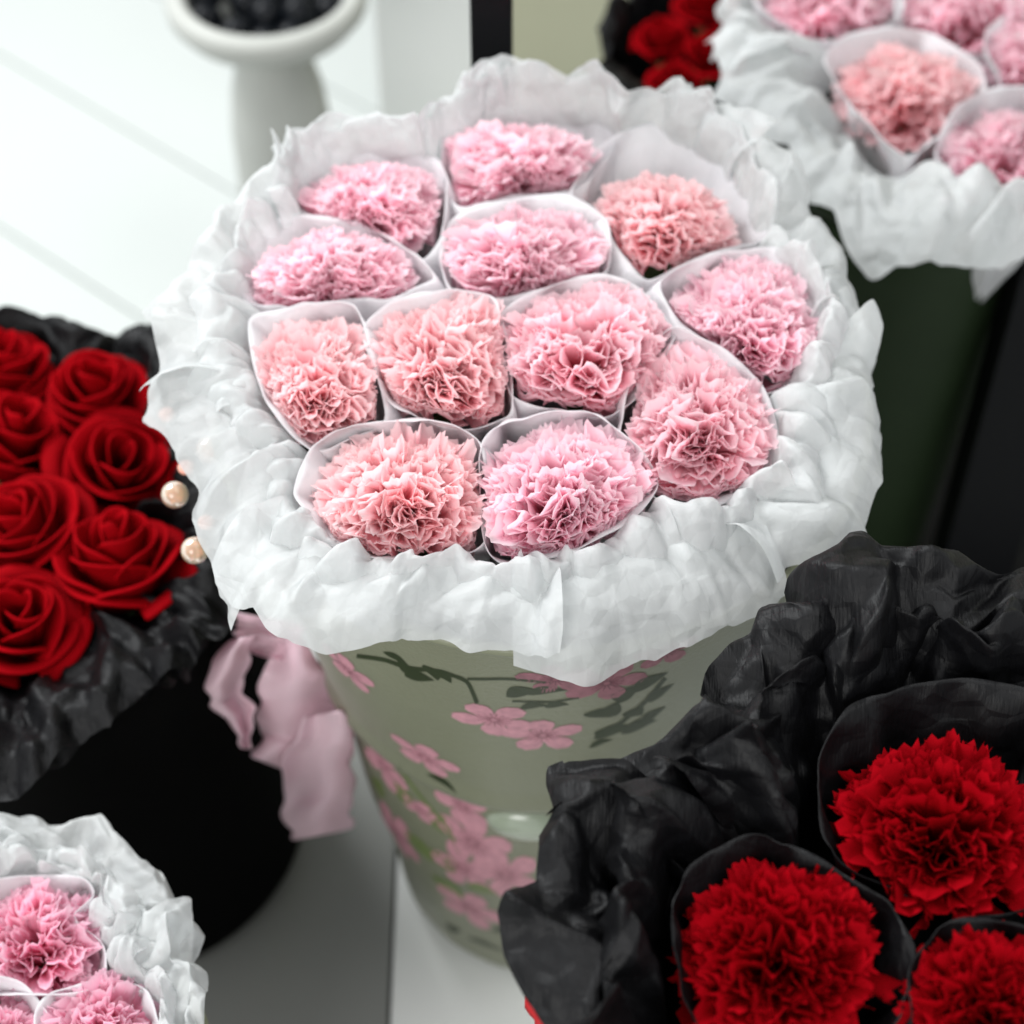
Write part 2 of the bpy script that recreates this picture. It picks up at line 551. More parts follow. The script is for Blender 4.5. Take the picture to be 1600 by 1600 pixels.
CELLS = [
 # centre, half width px, half height px, material, rim polygon, label
 ((572,318),104,74,M_COOL,[(458,318),(462,265),(515,236),(600,230),(684,246),(697,300),(690,365),(655,408),(600,375),(520,352)],
  'cool pink carnation leftmost in the back row of the central bouquet'),
 ((815,252),116,66,M_COOL,[(692,205),(760,176),(850,166),(930,172),(968,203),(935,262),(892,298),(800,302),(722,325),(694,290)],
  'cool pink carnation rearmost in the central bouquet, in the middle of its back row'),
 ((1034,342),107,84,M_SALMON,[(893,300),(950,215),(1045,190),(1125,228),(1200,350),(1182,378),(1100,396),(1012,436),(965,385),(935,335)],
  'salmon carnation at the back right of the central bouquet in a wide loose paper cone'),
 ((520,424),108,56,M_COOL,[(378,465),(385,395),(430,342),(500,338),(570,350),(650,398),(678,432),(610,468),(540,464),(460,482)],
  'small pale pink carnation sunk in a wide paper cone, left in the second row'),
 ((822,400),123,74,M_COOL,[(686,405),(710,338),(790,312),(880,304),(948,340),(952,418),(895,440),(800,462),(715,462)],
  'cool pink carnation directly in front of the rearmost carnation of the central bouquet'),
 ((1174,504),110,104,M_COOL,[(1032,440),(1110,396),(1212,388),(1268,436),(1292,515),(1255,590),(1200,618),(1130,560),(1060,498)],
  'cool pink carnation at the right edge of the central bouquet below the loose salmon one'),
 ((487,595),102,98,M_SALMON,[(388,502),(475,474),(556,478),(580,560),(602,645),(585,672),(486,704),(412,622)],
  'salmon carnation at the left edge of the central bouquet in a long pointed paper cone'),
 ((686,562),116,106,M_SALMON,[(566,512),(612,472),(700,450),(776,470),(800,598),(795,650),(710,674),(612,632),(580,570)],
  'salmon carnation in the third row between the pointed cone and the curly pink one'),
 ((915,535),128,106,M_MID,[(784,488),(850,448),(930,428),(1000,450),(1056,522),(1012,602),(950,655),(870,640),(800,622),(786,560)],
  'pink carnation with broad curled outer petals right of the centre of the bouquet'),
 ((1096,655),122,126,M_MID,[(1000,560),(1052,512),(1140,550),(1195,608),(1218,690),(1192,762),(1090,796),(1012,772),(968,680)],
  'large deep-hearted pink carnation at the front right of the central bouquet'),
 ((630,765),128,104,M_SALMON,[(458,770),(486,698),(560,662),(660,656),(748,686),(758,848),(650,882),(520,856),(486,812)],
  'large salmon carnation at the front left with empty white paper showing beside it'),
 ((882,765),134,108,M_COOL,[(752,690),(830,648),(920,644),(1000,698),(1030,762),(985,812),(900,862),(800,884),(757,856)],
  'large cool pink carnation at the front centre, touching the front salmon one'),
]
RIMPTS = []
for k, (c, hw, hh, mat, poly, label) in enumerate(CELLS):
    P = on_dome(*c, dz=0.001)
    mp = m_per_px(P)
    R = hw * mp
    cx, cy = c
    rim = []
    for (x, y) in poly:
        back = np.clip((cy - y) / 110.0, -1, 1)
        rim.append(on_dome(x, y, dz=0.001 + 0.004 * back))
    rim = cr_closed(rim, 64)
    RIMPTS.append(rim)
    tl = (-P[1] * 0.9 - 0.10, P[0] * 0.9)
    axis_base = (P[0] * 0.45, P[1] * 0.45, ZT - 0.20)
    wide = {8: 1.5, 11: 1.3, 9: 1.2, 2: 1.2, 4: 1.15, 3: 1.2}.get(k, 1.05)
    carnation(label, 'carnations in white paper cones of the central bouquet', P, R * 0.95, tl, 0, mat, 0,
              cell=rim, axis_base=axis_base, seed=k, hsc=1.0,
              warp=dict(rx=hw * mp * (1.02 if k in (2, 10) else 1.16), ry=hh * mp / 0.70 * (1.0 if k == 2 else 1.12), n=85 if wide > 1.3 else 108, wide=wide, fine=0.8 if wide > 1.3 else 1.0))
RIMPTS = np.concatenate(RIMPTS)

def inner_radius(az, cx=0, cy=0, pts=None, grow=1.0):
    pts = RIMPTS if pts is None else pts
    a = np.arctan2(pts[:, 1] - cy, pts[:, 0] - cx); r = np.hypot(pts[:, 0] - cx, pts[:, 1] - cy)
    d = np.abs((a - az + PI) % (2 * PI) - PI)
    return float((r * np.exp(-(d / 0.22) ** 2)).max()) * grow

# outer edge of the white paper (photo pixels) with its height over the flower plane
OUT = [(790,90,.02),(850,95,.02),(920,125,.018),(985,150,.016),(1040,160,.014),(1110,140,.016),(1170,170,.014),(1240,225,.012),
 (1270,280,.01),(1285,322,.008),(1320,370,.006),(1340,430,.004),(1350,490,.002),(1372,512,.0),(1374,560,-.002),(1358,620,-.004),
 (1372,670,-.008),(1378,720,-.010),(1365,790,-.012),(1348,850,-.014),(1290,868,-.015),(1238,880,-.016),(1200,935,-.016),(1130,972,-.016),
 (1080,985,-.017),(1010,1010,-.018),(950,1035,-.018),(850,1036,-.018),(800,1012,-.018),(740,1015,-.018),(690,1000,-.018),(620,992,-.018),
 (565,1022,-.018),(480,1008,-.018),(370,970,-.016),(350,930,-.014),(328,870,-.012),(298,800,-.010),(308,740,-.008),(262,680,-.006),
 (217,625,-.004),(245,560,.0),(228,480,.004),(264,428,.006),(330,370,.01),(345,312,.012),(430,262,.014),(428,212,.018),(500,230,.018),
 (590,183,.018),(650,176,.018),(730,150,.018)]
OUTR = cr_closed(np.array([at(x, y, ZT + dz) for x, y, dz in OUT]), 240)

def polar_outline(center, z, r, seed, pix=None, n=160, amp=0.006):
    """closed outline round a centre: digitised where the photograph shows it, a wavy circle elsewhere"""
    rng = np.random.default_rng(seed)
    ph = rng.random(4) * 2 * PI
    cx, cy = center[0], center[1]
    known = []
    if pix:
        for (x, y) in pix:
            p = at(x, y, z)
            known.append((math.atan2(p[1] - cy, p[0] - cx), math.hypot(p[0] - cx, p[1] - cy)))
        known.sort()
        ka = np.array([k[0] for k in known]); kr = np.array([k[1] for k in known])
    out = []
    for i in range(n):
        a = -PI + 2 * PI * i / n
        rr = r + amp * (math.sin(7 * a + ph[0]) + 0.7 * math.sin(12 * a + ph[1]) + 0.6 * math.sin(19 * a + ph[2]))
        if pix:
            dmin = np.abs((ka - a + PI) % (2 * PI) - PI).min()
            w = math.exp(-(dmin / 0.25) ** 4)
            rr = rr * (1 - w) + float(np.interp(a, ka, kr, period=2 * PI)) * w
        out.append((cx + rr * math.cos(a), cy + rr * math.sin(a), z))
    return np.array(out)

def local(o, root):
    o.location = (-root.location[0], -root.location[1], -root.location[2])

def facets(su, sv, spacing, amp, aniso, ang, rng):
    """flat facets meeting in sharp folds: difference of two polyhedral caps (squared distances to two point sets)"""
    c, s_ = math.cos(ang), math.sin(ang)
    x = (su * c + sv * s_); y = (-su * s_ + sv * c) / aniso
    lo = (x.min() - spacing * 2, y.min() - spacing * 2); hi = (x.max() + spacing * 2, y.max() + spacing * 2)
    out = 0
    for sg in (1, -1):
        nx = int((hi[0] - lo[0]) / spacing) + 1; ny = int((hi[1] - lo[1]) / spacing) + 1
        gx, gy = np.meshgrid(np.arange(nx), np.arange(ny))
        px = lo[0] + (gx + rng.uniform(-.1, 1.1, gx.shape)) * spacing; py = lo[1] + (gy + rng.uniform(-.1, 1.1, gx.shape)) * spacing
        d = np.full(x.shape, 1e9)
        for qx, qy in zip(px.ravel(), py.ravel()):
            d = np.minimum(d, (x - qx) ** 2 + (y - qy) ** 2)
        out = out + sg * d
    return out / spacing ** 2 * amp * 2.2

def ring_sheet(name, parent, t0, t1, fin, fout, zin, zmid, zout, seed, mat, outline=None, center=(0, 0), inner_pts=None, inner_const=None,
               cell=.034, amp=.006, aniso=1.8, rad_amp=.6, pleat=.008, pfreq=45, step=.0018, slant=.011, curl=.004, soft=0):
    """one sheet of crumpled paper between the flowers (or share fin of the outline) and share fout of the outline, over the arc t0..t1"""
    outl = OUTR if outline is None else outline
    rng = np.random.default_rng(seed)
    m = len(outl); cx, cy = center[0], center[1]
    rel = outl[:, :2] - np.array([cx, cy])
    arc = np.linalg.norm(np.diff(np.vstack([rel, rel[:1]]), axis=0), axis=1).sum() * (t1 - t0)
    nu = int(arc / step) + 2
    rin = fin * np.hypot(rel[:, 0], rel[:, 1])
    if inner_pts is not None:
        rin = np.array([inner_radius(math.atan2(r[1], r[0]), cx, cy, inner_pts, fin) for r in rel])
    if inner_const is not None:
        rin = np.full(m, inner_const)
    rout = np.maximum(fout * np.hypot(rel[:, 0], rel[:, 1]), rin + .012)
    nv = max(8, int((rout - rin).mean() / step) + 2)
    az = np.unwrap(np.arctan2(rel[:, 1], rel[:, 0])); sgn = np.sign(az[5] - az[0])
    az = np.concatenate([az - sgn * 2 * PI, az, az + sgn * 2 * PI]); idx = np.arange(-m, 2 * m)
    sl0, sl1 = rng.uniform(-slant, slant, 2)
    V_, U_ = np.meshgrid(np.linspace(0, 1, nv), np.linspace(0, 1, nu))
    T = t0 + (t1 - t0) * U_ + (sl0 * (1 - U_) ** 3 + sl1 * U_ ** 3) * (V_ - .3)
    A = np.interp(T * m, idx, az)
    Ri = np.interp(T * m, idx, np.tile(rin, 3)); Ro = np.interp(T * m, idx, np.tile(rout, 3)); Zo = np.interp(T * m, idx, np.tile(outl[:, 2], 3))
    su = U_ * arc; sv = V_ * float((rout - rin).mean())
    Z = (1 - V_) ** 2 * zin + 2 * V_ * (1 - V_) * zmid + V_ * V_ * (Zo + zout)
    ang = rng.uniform(-.5, .5)
    big = facets(su, sv, cell, amp, aniso, ang, rng)
    small = facets(su, sv, cell * .45, amp * .32, 1.4, ang + rng.uniform(-.8, .8), rng)
    side = facets(su, sv, cell * .8, amp * rad_amp, aniso, -ang, rng)
    # gathered folds run from the flowers outwards and die away towards the free edge
    ph = rng.random() * 9
    pl = np.array([[mnoise.noise(Vector((t * pfreq + .6 * math.sin(v * 3 + ph), v * .8 + ph, seed * 1.7))) for v in np.linspace(0, 1, 5)] for t in np.linspace(t0, t1, nu)])
    pl = np.array([np.interp(np.linspace(0, 1, nv), np.linspace(0, 1, 5), row) for row in pl])
    pl = (np.abs(pl) * 2.2 - .4) * pleat * (1.2 - .8 * V_)
    keep = np.clip(V_ * 4, .15, 1)
    Z = Z + (big + small + pl) * keep - curl * np.clip((V_ - .8) / .2, 0, 1) ** 2
    endz = np.minimum(U_, 1 - U_) * arc / .02
    Z = Z + .004 * np.clip(1 - endz, 0, 1) * (1 if seed % 2 else -1)
    R_ = Ri + (Ro - Ri) * V_ + side * keep
    A = A + sgn * facets(su, sv, cell * .9, amp * .5, aniso, ang + .7, rng) / np.maximum(R_, .02)
    G = np.stack([cx + R_ * np.cos(A), cy + R_ * np.sin(A), Z], -1)
    for _ in range(soft):
        B = G.copy(); B[1:-1] = G[1:-1] * .5 + (G[:-2] + G[2:]) * .25
        G = B.copy(); G[:, 1:-1] = B[:, 1:-1] * .5 + (B[:, :-2] + B[:, 2:]) * .25
    o = mesh_obj(name, G.reshape(-1, 3), grid_faces(nu, nv), mat, parent)
    if parent is not None:
        local(o, parent)
    return o

collar = empty('paper_collar', (0, 0, ZT - 0.1), 'white crumpled tissue paper collar ruffled all around the central pink carnations', 'wrapping paper')
for (t0, t1, seed, dz) in [(-.03, .13, 1, .002), (.11, .27, 2, -.003), (.25, .40, 3, .001), (.38, .50, 4, -.002), (.48, .63, 5, .002), (.61, .74, 6, -.003), (.72, .87, 7, .002), (.84, 1.0, 8, -.001)]:
    ring_sheet('tissue_sheet', collar, t0, t1, .94, 1.0, ZT - .018, ZT + .014, dz, seed, M_TISSUE, inner_pts=RIMPTS, cell=.028, amp=.0046, step=.0014, soft=0, aniso=2.0, pleat=.006)
for (t0, t1, seed, fo, zm) in [(.08, .24, 21, .86, .0), (.22, .38, 22, .90, .008), (.36, .50, 23, .86, .010), (.47, .60, 24, .90, .006), (.58, .72, 25, .84, .0), (.70, .86, 26, .88, .0), (.84, 1.0, 27, .86, .0), (.97, 1.11, 28, .88, 0)]:
    ring_sheet('tissue_sheet', collar, t0, t1, .95, fo, ZT - .014, ZT + .018 + zm, .001, seed, M_TISSUE, inner_pts=RIMPTS, cell=.021, amp=.0050, step=.0012, pleat=.008, pfreq=70, soft=0, aniso=2.0)

# ------------------------------------------------------------------ main bucket
BX = 0.014
PROF = [(.149, .372), (.145, .350), (.128, .27), (.1185, .215), (.1180, .197), (.1090, .1935), (.107, .17), (.103, .13), (.100, .09), (.0915, .03), (.083, -.03), (.080, -.047), (.074, -.054), (.0, -.055)]
_pr = np.array([p[0] for p in PROF][::-1]); _pz = np.array([p[1] for p in PROF][::-1])
def bucket_r(z): return np.interp(z, _pz, _pr)

def hit_bucket(px, py):
    d = ray(px, py)
    t = 0.6
    while t < 1.6:
        p = CAM + d * t
        if -0.055 < p[2] < 0.372 and math.hypot(p[0] - BX, p[1]) < bucket_r(p[2]):
            return p
        t += 0.0005
    return None

bucket = empty('flower_bucket', (BX, 0, Z_PLINTH), 'tall sage green satin bucket with woven pink blossoms, holding the central white bouquet', 'flower bucket')
dent = hit_bucket(825, 1288); dent_a = math.atan2(dent[1], dent[0] - BX)
V = []; n = 200
zz = np.concatenate([np.linspace(.372, .20, 42), np.linspace(.197, .190, 5), np.linspace(.187, -.05, 60), [-.0545, -.055]])
for i in range(n):
    a = 2 * PI * i / n
    for z in zz:
        r = bucket_r(z) if z > -.0549 else 0.0
        if r > 0.02:
            r += 0.0009 * math.sin(3 * a + z * 30) + 0.0016 * mnoise.noise(Vector((math.cos(a) * 3, math.sin(a) * 3, z * 9)))
            da = (a - dent_a + PI) % (2 * PI) - PI
            g = math.exp(-((da * 0.10) / 0.016) ** 2 - ((z - dent[2] - 0.004 * math.cos(da * 30)) / 0.012) ** 2)
            g2 = math.exp(-((da * 0.10) / 0.026) ** 2 - ((z - dent[2] - 0.022) / 0.007) ** 2)
            r += -0.003 * g2
        V.append((r * math.cos(a), r * math.sin(a), z - Z_PLINTH))
body = mesh_obj('bucket_body', V, grid_faces(n, len(zz), True), M_SATIN, bucket)
# rolled rim of the fabric
V = []; m_ = 10
for i in range(n):
    a = 2 * PI * i / n
    for q in range(m_):
        b_ = 2 * PI * q / m_
        r = .1485 + .0028 * math.cos(b_) + 0.0009 * math.sin(3 * a + 10.9); z = .372 - Z_PLINTH + .0028 * math.sin(b_)
        V.append((r * math.cos(a), r * math.sin(a), z))
F = [(i * m_ + q, ((i + 1) % n) * m_ + q, ((i + 1) % n) * m_ + (q + 1) % m_, i * m_ + (q + 1) % m_) for i in range(n) for q in range(m_)]
mesh_obj('rim', V, F, M_SATIN, bucket)
# floral foam that holds the stems
V, F = lathe([(0, .30), (.120, .30), (.108, .22), (0, .22)], 48)
foam = mesh_obj('floral_foam', V + np.array([BX, 0, 0]), F, M_FOAM, None)
tag(foam, 'dark floral foam block inside the central green bucket', 'floral foam')

def on_bucket(a0, z0, du, dv):
    """walk du round the bucket and dv up its side"""
    z = z0 + dv * 0.96
    r = float(bucket_r(z))
    a = a0 + du / r
    off = 0.0009 * math.sin(3 * a + z * 30) + 0.0016 * mnoise.noise(Vector((math.cos(a) * 3, math.sin(a) * 3, z * 9)))
    da = (a - dent_a + PI) % (2 * PI) - PI
    off += 0.000 * math.exp(-((da * 0.10) / 0.016) ** 2 - ((z - dent[2] - 0.004 * math.cos(da * 30)) / 0.012) ** 2) - 0.003 * math.exp(-((da * 0.10) / 0.026) ** 2 - ((z - dent[2] - 0.022) / 0.007) ** 2)
    return ((r + off + 0.00025) * math.cos(a), (r + off + 0.00025) * math.sin(a), z - Z_PLINTH)

def blossom(px, py, rpx, mat, rot, squash=1.0, npet=5, part=1.0):
    p = hit_bucket(px, py)
    if p is None: return
    a0 = math.atan2(p[1], p[0] - BX); s = rpx * (1.22 if py < 1180 else 1.42) * m_per_px(p); squash = squash * (1 if py < 1180 else 1.25)
    pts = [(0, 0)]; N_ = 60
    rings = [0.0, 0.35, 0.7, 1.0]
    V = []; F = []
    V.append(on_bucket(a0, p[2], 0, 0))
    for ri in rings[1:]:
        for q in range(N_):
            an = 2 * PI * q / N_
            lobe = abs(math.cos(npet / 2 * an)) ** 0.55
            r = s * ri * (0.34 + 0.66 * lobe) * (1 + 0.05 * math.sin(3 * an + rot) + 0.03 * math.sin(23 * an))
            du = r * math.cos(an + rot); dv = r * math.sin(an + rot) * squash * 1.25
            V.append(on_bucket(a0, p[2], du, dv))
    for q in range(N_): F.append((0, 1 + q, 1 + (q + 1) % N_))
    for k in range(2):
        for q in range(N_):
            F.append((1 + k * N_ + q, 1 + (k + 1) * N_ + q, 1 + (k + 1) * N_ + (q + 1) % N_, 1 + k * N_ + (q + 1) % N_))
    o = mesh_obj('blossom', V, F, mat, bucket)
    # stamens: short dark threads woven over the petals
    V = []; F = []
    for q in range(npet * 3):
        an = 2 * PI * q / (npet * 3) + rot + 0.05
        for (rr, wd) in ((0.08, 0.02), (0.42, 0.012)):
            for sg in (-1, 1):
                du = s * (rr * math.cos(an) - sg * wd * math.sin(an)); dv = s * (rr * math.sin(an) + sg * wd * math.cos(an)) * squash * 1.25
                x, y, z = on_bucket(a0, p[2], du, dv)
                k_ = 1 + 0.0001 / math.hypot(x, y)
                V.append((x * k_, y * k_, z))
        b_ = q * 4
        F.append((b_, b_ + 1, b_ + 3, b_ + 2))
    mesh_obj('stamens', V, F, M_PRINT2 if mat is M_PRINT else M_PRINTM, o)

def leaf(px, py, lpx, wpx, rot, mat):
    p = hit_bucket(px, py)
    if p is None: return
    a0 = math.atan2(p[1], p[0] - BX); mp = m_per_px(p); l = lpx * 1.1 * mp; w = wpx * (1.7 if mat is M_PGREEN else 2.1) * mp
    V = []; N_ = 12
    for k in range(N_ + 1):
        t = k / N_
        wd = w * math.sin(PI * t ** 0.8) * 0.5 + 0.0001
        bend = 0.18 * l * math.sin(PI * t)
        for sg in (-1, 0, 1):
            x = (t - 0.5) * l; y = bend + sg * wd
            V.append(on_bucket(a0, p[2], x * math.cos(rot) - y * math.sin(rot), (x * math.sin(rot) + y * math.cos(rot)) * 1.2))
    F = []
    for k in range(N_):
        for c in range(2):
            F.append((k * 3 + c, k * 3 + 3 + c, k * 3 + 4 + c, k * 3 + 1 + c))
    mesh_obj('leaf', V, F, mat, bucket)

def vine(pts, w, mat):
    P = []
    for k in range(len(pts) - 1):
        for t in np.linspace(0, 1, 7)[:-1]:
            P.append((pts[k][0] * (1 - t) + pts[k + 1][0] * t, pts[k][1] * (1 - t) + pts[k + 1][1] * t))
    P.append(pts[-1])
    P = np.array(P); P[1:-1] = (P[:-2] + P[1:-1] * 2 + P[2:]) / 4; P[1:-1] = (P[:-2] + P[1:-1] * 2 + P[2:]) / 4
    V = []
    for k, (x, y) in enumerate(P):
        d = P[min(k + 1, len(P) - 1)] - P[max(k - 1, 0)]; d = d / np.linalg.norm(d)
        for sg in (-1, 1):
            h = hit_bucket(x - sg * d[1] * w / 2, y + sg * d[0] * w / 2)
            if h is None: return
            a = math.atan2(h[1], h[0] - BX)
            V.append(on_bucket(a, h[2], 0, 0))
    F = [(2 * k, 2 * k + 1, 2 * k + 3, 2 * k + 2) for k in range(len(P) - 1)]
    mesh_obj('vine', V, F, mat, bucket)

M_PRINTM = plain_mat('print_maroon', (0.16, 0.05, 0.07), rough=0.5, noise=0.2)
for (x, y, r, m, ro, sq) in [(548,1042,46,M_PRINT,.2,.8),(868,1062,50,M_PRINT2,.5,.8),(948,1068,56,M_PRINT2,1.2,.9),(1040,1018,46,M_PRINT2,.3,.8),
        (772,1126,56,M_PRINT,.9,.75),(848,1152,54,M_PRINT,.4,.8),(598,1196,38,M_PRINT,1.1,.9),(664,1182,44,M_PRINT,.1,.6),
        (722,1262,34,M_PRINT,.6,1.0),(655,1266,30,M_PRINT,.0,.5),(622,1300,36,M_PRINT,.9,1.1),(738,1318,46,M_PRINT,.2,1.0),
        (790,1368,42,M_PRINT,.7,1.0),(722,1358,36,M_PRINT,.5,.9),(735,1418,42,M_PRINT,.0,.8)]:
    blossom(x, y, r, m, ro, sq)
vine([(560,1022),(600,1030),(640,1045),(690,1050),(730,1065),(745,1100)], 6, M_PGREEN)
vine([(730,1062),(800,1062),(860,1068)], 4, M_PGREEN)
vine([(800,1098),(860,1100),(905,1092)], 3, M_PGREEN)
vine([(930,1150),(970,1135),(1010,1100),(1040,1060)], 6, M_PGREEN)
vine([(620,1200),(650,1240),(700,1300),(720,1340)], 4, M_PGREEN2)
vine([(660,1450),(700,1470),(740,1480)], 4, M_PGREEN)
for (x, y, l, w, ro, m) in [(655,1060,50,22,.3,M_PGREEN),(640,1045,46,18,2.4,M_PGREEN),(672,1052,40,16,-1.1,M_PGREEN),(690,1058,36,14,-.8,M_PGREEN),(618,1030,40,12,-.3,M_PGREEN),
        (818,1086,56,20,.5,M_PGREEN),(855,1084,60,16,.25,M_PGREEN),(835,1108,44,12,.3,M_PGREEN),(870,1106,36,12,.2,M_PGREEN),
        (935,1122,50,18,-.5,M_PGREEN),(965,1110,50,20,1.6,M_PGREEN),(985,1085,56,24,1.2,M_PGREEN),(1018,1068,60,24,.7,M_PGREEN),(1035,1085,50,20,.9,M_PGREEN),
        (960,1148,60,22,.2,M_PGREEN),(1000,1140,56,24,.1,M_PGREEN),(1025,1120,44,18,.8,M_PGREEN),(990,1120,40,18,-.6,M_PGREEN),(940,1165,36,10,.3,M_PGREEN),
        (598,1232,46,16,1.4,M_PGREEN2),(632,1246,46,22,.8,M_PGREEN2),(690,1290,50,24,1.5,M_PGREEN2),(655,1322,60,20,-.6,M_PGREEN2),(690,1345,56,22,-.9,M_PGREEN2),
        (700,1385,60,20,-.7,M_PGREEN2),(620,1338,40,12,1.9,M_PGREEN2),(690,1225,50,10,-.4,M_PGREEN),(755,1392,50,14,.1,M_PGREEN2),
        (685,1462,44,14,1.3,M_PGREEN),(712,1455,40,14,.9,M_PGREEN),(700,1478,56,16,.0,M_PGREEN),(760,1478,60,10,.1,M_PGREEN),(800,1455,60,12,.2,M_PGREEN)]:
    leaf(x, y, l, w, ro, m)

# raised pale glossy oval, added for the satin's highlight in the pinched fold
M_HIGHLIGHT = plain_mat('highlight_green', (0.34, 0.39, 0.30), rough=0.22, spec=0.6, noise=0.05, scale=30, coat=0.4)
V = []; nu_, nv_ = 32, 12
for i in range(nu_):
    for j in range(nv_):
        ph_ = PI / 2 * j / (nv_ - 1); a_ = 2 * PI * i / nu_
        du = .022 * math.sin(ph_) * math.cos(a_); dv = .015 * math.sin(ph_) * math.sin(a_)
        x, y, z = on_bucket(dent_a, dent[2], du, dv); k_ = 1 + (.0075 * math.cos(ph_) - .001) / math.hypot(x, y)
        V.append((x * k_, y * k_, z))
mesh_obj('oval_highlight', V, grid_faces(nu_, nv_, True), M_HIGHLIGHT, bucket)

# bead handle on the bucket's left side, seen past the edge of the paper
handle = empty('bead_handle', (0, 0, 0)); handle.parent = bucket; handle.location = (-BX, 0, -Z_PLINTH)
hb = []
for (x, y, z, r) in [(273,773,.355,21.5),(304,860,.35,21.5)]:
    c = at(x, y, z); hb.append((c, r * m_per_px(c)))
def uv_sphere(name, c, r, mat, parent, sq=1.0):
    V = []; F = []; nu, nv = 24, 14
    for i in range(nu):
        for j in range(nv + 1):
            th = PI * j / nv; a = 2 * PI * i / nu
            V.append((r * math.sin(th) * math.cos(a), r * math.sin(th) * math.sin(a), r * sq * math.cos(th)))
    o = mesh_obj(name, V, grid_faces(nu, nv + 1, True), mat, parent)
    o.location = c
    return o
d_ = hb[1][0] - hb[0][0]
for k in range(-1, 2):
    c = hb[0][0] + d_ * k + np.array([0.024, 0, -0.006]) * (abs(k - 0.5) - 0.5) ** 2
    uv_sphere('bead', tuple(c), hb[0][1], M_BEAD, handle)
    c2 = hb[0][0] + d_ * (k - 0.5) + np.array([0.0095, 0, 0])
    o = uv_sphere('link', tuple(c2), hb[0][1] * 0.62, M_PEACH, handle, 0.75)

# ------------------------------------------------------------------ pink ribbon
rib = empty('ribbon', tuple(at_y(470, 1010, -0.05)), 'pale pink ribbon bow with wavy cut tails hanging at the left of the green bucket', 'ribbon')
def strip(L, R_, y0, seed, wave=0.007):
    rng = np.random.default_rng(seed); n = 26; m = 9
    L = np.array(L, float); R_ = np.array(R_, float)
    def res(P, t):
        s = t * (len(P) - 1); i = min(int(s), len(P) - 2); f = s - i; f = f * f * (3 - 2 * f) * 0.5 + f * 0.5
        return P[i] * (1 - f) + P[i + 1] * f
    ph = rng.random(3) * 6
    V = []
    for i in range(n):
        t = i / (n - 1)
        a, b = res(L, t), res(R_, t)
        a = a + np.array([5 * math.sin(17 * t + ph[0]) + 3 * math.sin(29 * t + ph[1]), 0]); b = b + np.array([5 * math.sin(15 * t + ph[2]) + 3 * math.sin(31 * t + ph[0]), 0])
        for j in range(m):
            q = j / (m - 1)
            p = a * (1 - q) + b * q
            yy = y0 + wave * (math.sin(6 * q + ph[0] + 3 * t) + 0.6 * math.sin(9 * t + ph[1] + 2 * q)) + 0.002 * math.sin(30 * t + ph[2]) * (abs(q - .5) * 2) ** 2
            V.append(at_y(p[0], p[1], yy) - np.array(rib.location))
    o = mesh_obj('ribbon_tail', V, grid_faces(n, m), M_RIBBON, rib)
    s = o.modifiers.new('divide', 'SUBSURF'); s.levels = 1; s.render_levels = 1
    solidify(o, 0.0005)
strip([(355,955),(365,985),(378,1005),(395,1022)], [(470,975),(478,1000),(470,1020),(440,1034)], -0.035, 1)
strip([(352,1000),(335,1035),(317,1078),(332,1100),(350,1122),(372,1150),(382,1169)], [(400,992),(386,1025),(384,1060),(380,1085),(396,1110),(398,1140),(388,1170)], -0.05, 2)
strip([(430,1005),(412,1050),(402,1090),(404,1125),(408,1150),(398,1182)], [(478,1000),(505,1050),(530,1100),(545,1140),(530,1180),(460,1210)], -0.045, 3)
strip([(478,1120),(452,1165),(440,1210),(442,1255),(450,1295),(458,1313)], [(538,1110),(552,1165),(553,1200),(549,1245),(552,1275),(548,1295)], -0.06, 4)

# ------------------------------------------------------------------ roses
_rose = {}
def rose_petals(seed):
    if seed in _rose: return _rose[seed]
    rng = np.random.default_rng(500 + seed)
    ga = rad(137.5); out = []
    NP = int(rng.integers(12, 17))
    for k in range(NP):
        f = (k + 1) / NP
        r0 = 0.12 + 0.84 * f ** 0.95; ox, oy = rng.normal(0, .045, 2)
        az = k * ga + rng.normal(0, .15)
        span = rad(88) * (1 - 0.35 * f) + rad(10)
        top = 0.62 * (1 - f ** 1.8) + 0.12 + rng.normal(0, .02)
        V = []; AL = []; nu, nv = 13, 8
        for i in range(nu):
            s = -1 + 2 * i / (nu - 1)
            for j in range(nv):
                v = j / (nv - 1)
                a = az + s * span
                rr = r0 * (0.30 + 0.70 * v ** 0.6) + 0.10 * f * max(0, v - 0.7) / 0.3 + 0.05 * s * (1 if k % 2 else -1) * v
                hz = -0.6 + (top + 0.6) * v * (1 - 0.28 * s ** 4) - 0.26 * f * max(0, v - 0.75) / 0.25
                rr += 0.02 * math.sin(5 * s + k) * v
                hz += 0.05 * math.sin(2.3 * s + k * 1.7) * v + 0.03 * math.sin(5 * s + k) * v
                V.append((rr * math.cos(a) + ox, rr * math.sin(a) + oy, hz)); AL.append(0.45 + 0.55 * v)
        o = mesh_obj('petal', V, grid_faces(nu, nv), M_ROSE, None, attr={'along': AL, 'tint': [rng.random()] * len(V)})
        me = o.data; bpy.data.objects.remove(o)
        out.append(me)
    _rose[seed] = out
    return out

def rose(label, group, c, R, rot, seed, tilt=(0, 0), stem=0.12):
    root = empty('rose', tuple(c), label, 'flower', group)
    root.rotation_euler = (tilt[0], tilt[1], rot)
    for me in rose_petals(seed % 7):
        o = from_mesh('petal', me, root)
        o.scale = (R, R, R)
        sd = o.modifiers.new('divide', 'SUBSURF'); sd.levels = 1; sd.render_levels = 1
        solidify(o, 0.03)
    tube_mesh('stem', [(0, 0, -R * .6), (0, 0, -stem)], [0.003, 0.003], M_STEM, 8, root)
    return root

